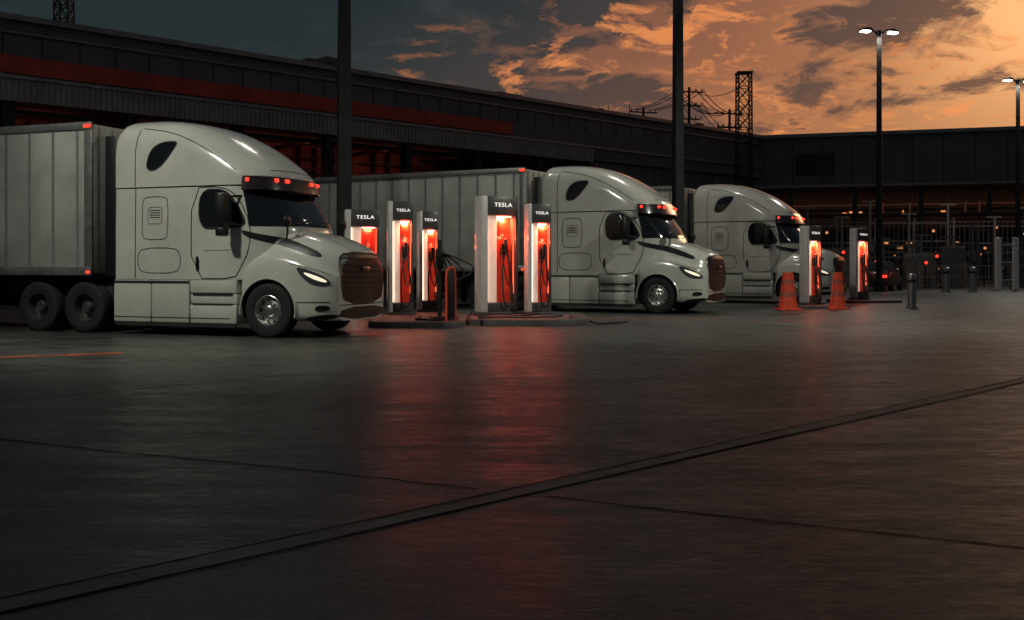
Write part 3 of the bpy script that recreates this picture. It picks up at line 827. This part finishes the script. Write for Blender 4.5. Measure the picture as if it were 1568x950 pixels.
o5 = box("dark_sleeve", -.11,.11,-.03,.03, .05,1.05, DARK, .01)
group("hoop_bollard", [o4, o5], (-1.3,21.1,.14), .9)

bm = bmesh.new()
for (pts) in ([(-.9,23.4,.16),(-.5,22.6,.16),(.3,22.2,.16),(1.0,22.6,.16),(1.2,23.3,.16)], [(.6,23.7,.16),(.2,22.9,.16),(-.5,22.3,.16),(-.8,22.0,.16)],[(1.3,22.5,.16),(1.95,22.2,.03),(2.4,22.5,.03),(2.7,23.0,.03)]):
    P = [Vector(p) for p in pts]; q = []
    for i in range(len(P)-1):
        for k in range(5): q.append(P[i].lerp(P[i+1], k/5))
    tube(bm, q, .025, 8)
finish("charging_cable", bm, CABLE)

CB = mat("cone_band",(.5,.12,.08),.3)
def cone(x, y, h=1.05, r=.27):
    bm = bmesh.new()
    bx(bm, -r*1.15, r*1.15, -r*1.15, r*1.15, 0, .05, .012)
    cyl(bm, (0,0,.05), (0,0,h*.35), r*.95, r*.80, n=24, cap=False); cyl(bm, (0,0,h*.35), (0,0,h*.5), r*.80, r*.73, n=24, mi=1, cap=False)
    cyl(bm, (0,0,h*.5), (0,0,h*.68), r*.73, r*.65, n=24, cap=False); cyl(bm, (0,0,h*.68), (0,0,h*.8), r*.65, r*.6, n=24, mi=1, cap=False)
    cyl(bm, (0,0,h*.8), (0,0,h), r*.6, r*.52, n=24)
    o = finish("traffic_cone", bm, [ORNG, CB]); o.location = (x,y,0)
cone(8.12,29.3,1.1,.29); cone(9.75,29.8,1.1,.25)
BOL = mat("bollard_steel", (.38,.38,.38), .3, .8, var=.2, vscale=8)
def bollard(x, y, h=1.05, r=.13):
    bm = bmesh.new(); cyl(bm, (0,0,0), (0,0,h-.1), r, n=24); cyl(bm, (0,0,h-.1), (0,0,h-.03), r*.98, r*.85, n=24); cyl(bm, (0,0,h-.03),(0,0,h), r*.85, r*.45, n=24)
    cyl(bm, (0,0,.0),(0,0,.04), r*1.5, n=24); cyl(bm, (0,0,h*.74),(0,0,h*.82), r*1.02, n=24, mi=1)
    o = finish("bollard", bm, [BOL, DARK]); o.location = (x,y,0)
bollard(12.25,30.5)
for x,y in [(25.5,52),(27.2,52.5),(28.9,53),(30.6,53.5),(23.8,51.5),(20.5,47),(22,47.5)]: bollard(x,y,1.2,.16)

FEN = mat("galvanised_fence", (.25,.21,.19), .45, .4)
def fence(x0, y0, rot, Ln, h, gap=.16):
    bm = bmesh.new()
    for k in range(int(Ln/gap)):
        x = k*gap; bx(bm, x-.012, x+.012, -.012,.012, .15,h)
    for k in range(int(Ln/2.5)+1): bx(bm, k*2.5-.05, k*2.5+.05, -.05,.05, 0,h+.2)
    for z in (.2,h*.5,h-.05): bx(bm, 0,Ln, -.02,.02, z-.025,z+.025)
    fo = finish("metal_fence", bm, FEN, smooth=False); fo.location = (x0,y0,0); fo.rotation_euler = (0,0,radians(rot))
fence(14.5,61,-5,60,2.4); fence(17,68,-8,60,4.2,.3); fence(21.5,52.5,4,20,1.3,.2)
def rack(x, y, items):
    bm = bmesh.new(); prev = None
    for (dx, h) in items:
        bx(bm, dx-.07,dx+.07,-.07,.07,0,h); bx(bm, dx-.5,dx+.5,-.05,.05,h-.1,h); bx(bm, dx-.12,dx+.12,-.2,-.08,h*.4,h*.4+.5)
        if prev:
            zz = min(prev[1],h); bx(bm, prev[0],dx,-.03,.03,zz*.6,zz*.6+.08); bx(bm, prev[0],dx,-.03,.03,zz*.85,zz*.85+.06)
        prev = (dx,h)
    o = finish("pipe_rack", bm, FEN, smooth=False); o.location = (x,y,0)
rack(19.5,56,[(0,3.4),(1.3,2.8),(3.5,3.0),(5.2,2.2),(6.4,3.6)]); rack(17,64,[(0,4.4),(2,5.0),(4.2,4.4),(6,5.4),(8.5,4.6),(11,5.2),(14,4.4),(16,5.0)])
rack(26,59,[(0,3.0),(1.6,3.4),(3.0,2.6),(4.8,3.2)])
def cabinet(x, y, w, h, d, m):
    bm = bmesh.new(); bx(bm, -w/2,w/2,-d/2,d/2,.1,h,.03); bx(bm,-w/2-.05,w/2+.05,-d/2-.05,d/2+.05,0,.1); bx(bm,-w/2+.08,-.02,-d/2-.02,-d/2-.001,.25,h-.15); bx(bm,.02,w/2-.08,-d/2-.02,-d/2-.001,.25,h-.15)
    for k in range(5): bx(bm,-w/2+.15,-.1,-d/2-.03,-d/2-.021,.4+.08*k,.43+.08*k)
    o = finish("electrical_cabinet", bm, m); o.location = (x,y,0); o.rotation_euler = (0,0,-.2)
CAB = mat("cabinet_grey",(.16,.145,.135),.5,.2,var=.3)
cabinet(22.3,54.5,1.6,1.9,.8,CAB); cabinet(24.4,55.2,1.2,2.3,.8,CAB); cabinet(18.6,57,2.0,2.2,1,CAB); cabinet(29.3,55.5,1.5,2.0,.8,CAB)
bm = bmesh.new()
for (x, h) in [(0,2.7),(.9,2.7),(2.6,2.6),(3.2,2.6)]: bx(bm, x-.14,x+.14,-.1,.1,0,h,.02)
for z in (.5,1.4,2.3): bx(bm, .14,.76,-.02,.02,z,z+.05); bx(bm,2.74,3.06,-.02,.02,z,z+.05)
o = finish("gate_post", bm, CW, smooth=False); o.location = (25.0,51.2,0)
def sig(x, y, h, m, s=1.0):
    bm = bmesh.new(); cyl(bm, (0,0,0),(0,0,h), .05, n=8); bx(bm, -.09,.09,-.1,.1,h-.1,h+.22, .02); a = finish("post", bm, POLE)
    bm = bmesh.new(); cyl(bm, (0,-.101,h+.06),(0,-.14,h+.06), .08*s, n=12); c = finish("lamp", bm, m)
    group("signal_lamp", [a, c], (x,y,0))
for x,y,h,m in [(20.2,55,2.1,REDL),(21.4,57,1.2,REDL),(20.7,54,1.0,REDL),(22.2,53.5,1.35,REDL),(23.0,54,1.7,REDL),(24.5,58,3.2,WARM),(27.5,58,2.2,WARM),(29.3,57,3.0,WARM),(19.0,52,1.4,REDL),(31,59,1.9,WARM),(18.3,58,3.1,WARM),(26.2,54,1.2,WARM),(17.6,53,1.9,REDL)]: sig(x,y,h,m,1.0)

def car(x, y, rz):
    O = []; bm = bmesh.new(); rings = []
    for (xx, zt, w, zb) in [(-2.2,.75,.6,.4),(-2.1,.95,.8,.3),(-1.4,1.02,.88,.25),(0,.98,.9,.25),(1.3,.92,.88,.25),(2.0,.8,.8,.28),(2.2,.6,.6,.4)]:
        rings.append([Vector((xx,-w,zb)),Vector((xx,-w,zb+(zt-zb)*.7)),Vector((xx,-w*.85,zt)),Vector((xx,w*.85,zt)),Vector((xx,w,zb+(zt-zb)*.7)),Vector((xx,w,zb))])
    loft(bm, rings); O.append(finish("body", bm, mat("car_paint",(.15,.03,.02),.25,.3,coat=1), ang=60))
    bm = bmesh.new(); loft(bm, [[Vector((a,-w,z)),Vector((b_,-w,z)),Vector((b_,w,z)),Vector((a,w,z))] for a,b_,w,z in ((-1.8,1.0,.8,.96),(-1.3,.3,.65,1.42),(-1.2,.2,.6,1.45))]); O.append(finish("cabin_glass", bm, GLASS))
    bm = bmesh.new()
    for xx in (-1.35,1.35):
        for s in (-1,1): cyl(bm, (xx,s*.7,.32),(xx,s*.92,.32), .32, n=24)
    O.append(finish("wheels", bm, TYRE))
    bm = bmesh.new()
    for s in (-1,1): bx(bm, -2.2,-2.12, s*.6-.15, s*.6+.15, .68,.8)
    O.append(finish("tail_lamps", bm, REDL))
    group("parked_car", O, (x,y,0), rz)
car(18.6,50.5,radians(60))

# ------------------------------------------------------------------ sky
w = bpy.data.worlds.new("sky"); sc.world = w; w.use_nodes = True
try:
    w.cycles.sampling_method = 'MANUAL'; w.cycles.sample_map_resolution = 256
except Exception: pass
nt = w.node_tree; N = nt.nodes; L = nt.links
bg = N["Background"]
tc = N.new("ShaderNodeTexCoord"); sx = N.new("ShaderNodeSeparateXYZ"); L.new(tc.outputs["Generated"], sx.inputs[0])
X, Y, Z = sx.outputs
def ramp(fac, els):
    r = N.new("ShaderNodeValToRGB"); L.new(fac, r.inputs["Fac"]); cr = r.color_ramp
    while len(cr.elements) < len(els): cr.elements.new(.5)
    for e, (p, c) in zip(cr.elements, els): e.position = p; e.color = (*c, 1)
    return r.outputs["Color"]
def mixc(f, a, bb, mode='MIX'):
    m = N.new("ShaderNodeMix"); m.data_type = 'RGBA'; m.blend_type = mode; m.clamp_factor = True
    for s_, v in ((0,f),(6,a),(7,bb)):
        if isinstance(v, (int,float)): m.inputs[s_].default_value = v
        elif isinstance(v, tuple): m.inputs[s_].default_value = (*v,1)
        else: L.new(v, m.inputs[s_])
    return m.outputs[2]
zc = mth('ADD', mth('MAXIMUM', Z, 0), .20)
cv = N.new("ShaderNodeCombineXYZ"); L.new(mth('DIVIDE', X, zc), cv.inputs[0]); L.new(mth('DIVIDE', Y, zc), cv.inputs[1])
def cn(scale, off, det=7, rough=.6, dist=.3):
    mp = N.new("ShaderNodeMapping"); mp.inputs["Location"].default_value = off
    L.new(cv.outputs[0], mp.inputs[0])
    n = N.new("ShaderNodeTexNoise"); n.noise_dimensions = '2D'; n.inputs["Scale"].default_value = scale; n.inputs["Detail"].default_value = det; n.inputs["Roughness"].default_value = rough; n.inputs["Distortion"].default_value = dist
    L.new(mp.outputs[0], n.inputs["Vector"]); return n.outputs["Fac"]
big = cn(.8,(3,1,0),3); d1 = cn(2.1,(1.2,4.1,0)); d2 = cn(2.1,(1.2-.07,4.1-.05,0)); fine = cn(6.5,(7,2,0),6,.65,.6)
m0 = mth('ADD', mth('SUBTRACT', X, mth('MULTIPLY', Z, .85)), .42)
m0 = mth('ADD', m0, mth('MULTIPLY', mth('SUBTRACT', big, .5), .55))
m0 = mrange(m0, 0, .58, 0, 1)
base = ramp(m0, [(0,(.020,.032,.038)),(.22,(.045,.045,.046)),(.42,(.18,.080,.052)),(.7,(.31,.118,.060)),(1,(.38,.15,.070))])
vd = N.new("ShaderNodeVectorMath"); vd.operation = 'DOT_PRODUCT'; L.new(tc.outputs["Generated"], vd.inputs[0]); vd.inputs[1].default_value = Vector((.54,1.0,.28)).normalized()
gl = mth('POWER', mth('MAXIMUM', vd.outputs["Value"], 0), 150)
glc = mixc(gl, (0,0,0), (.75,.40,.15)); base = mixc(1.0, base, glc, 'ADD')
dn = mth('ADD', mth('MULTIPLY', d1, .7), mth('MULTIPLY', fine, .3))
dn2 = mth('ADD', dn, mth('SUBTRACT', mth('MULTIPLY', Z, .55), mth('MULTIPLY', mth('MAXIMUM', X, 0), .16)))
cl = mrange(dn2, .52, .60, 0, 1)
dark = ramp(m0, [(0,(.015,.022,.026)),(.45,(.036,.036,.039)),(1,(.105,.056,.047))])
col = mixc(mth('MULTIPLY', cl, .93), base, dark)
edge = mth('MULTIPLY', mrange(dn2, .495, .525, 0, 1), mrange(dn2, .53, .57, 1, 0))
rim = mth('MAXIMUM', mth('MULTIPLY', mrange(mth('SUBTRACT', d2, d1), .025, .075, 0, 1), .8), mth('MULTIPLY', edge, .55))
rim = mth('MULTIPLY', mth('MULTIPLY', rim, mrange(fine, .46, .62, 0, 1)), mrange(m0, .12, .5, 0, 1))
col = mixc(rim, col, (.85,.28,.085))
col = mixc(mrange(Z, 0, .12, .45, 0), col, (.24,.095,.055))
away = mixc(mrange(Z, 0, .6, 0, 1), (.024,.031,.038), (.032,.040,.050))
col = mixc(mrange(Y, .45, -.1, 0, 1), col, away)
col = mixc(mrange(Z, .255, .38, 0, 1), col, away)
ns = N.new("ShaderNodeTexSky"); ns.sky_type = 'NISHITA'; ns.sun_disc = False; ns.sun_elevation = radians(3); ns.sun_rotation = radians(30)
nsm = mixc(1.0, ns.outputs[0], (.003,.003,.003), 'MULTIPLY')
col = mixc(1.0, col, nsm, 'ADD')
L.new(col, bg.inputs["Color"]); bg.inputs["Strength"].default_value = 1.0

sl = bpy.data.lights.new("sun", 'SUN'); sl.energy = .12; sl.angle = radians(10); sl.color = (1,.55,.28)
so = bpy.data.objects.new("sun", sl); COL.objects.link(so)
so.rotation_euler = (-Vector((.62,.80,.24))).to_track_quat('-Z','Y').to_euler()

# ------------------------------------------------------------------ camera
c = bpy.data.cameras.new("camera"); co = bpy.data.objects.new("camera", c); COL.objects.link(co)
co.location = (0,0,1.36); co.rotation_euler = (pi/2,0,0); c.lens = 35; c.sensor_width = 36; c.shift_y = -.0453; c.clip_end = 3000
sc.camera = co
sc.view_settings.view_transform = 'Standard'; sc.view_settings.look = 'None'; sc.view_settings.exposure = 0
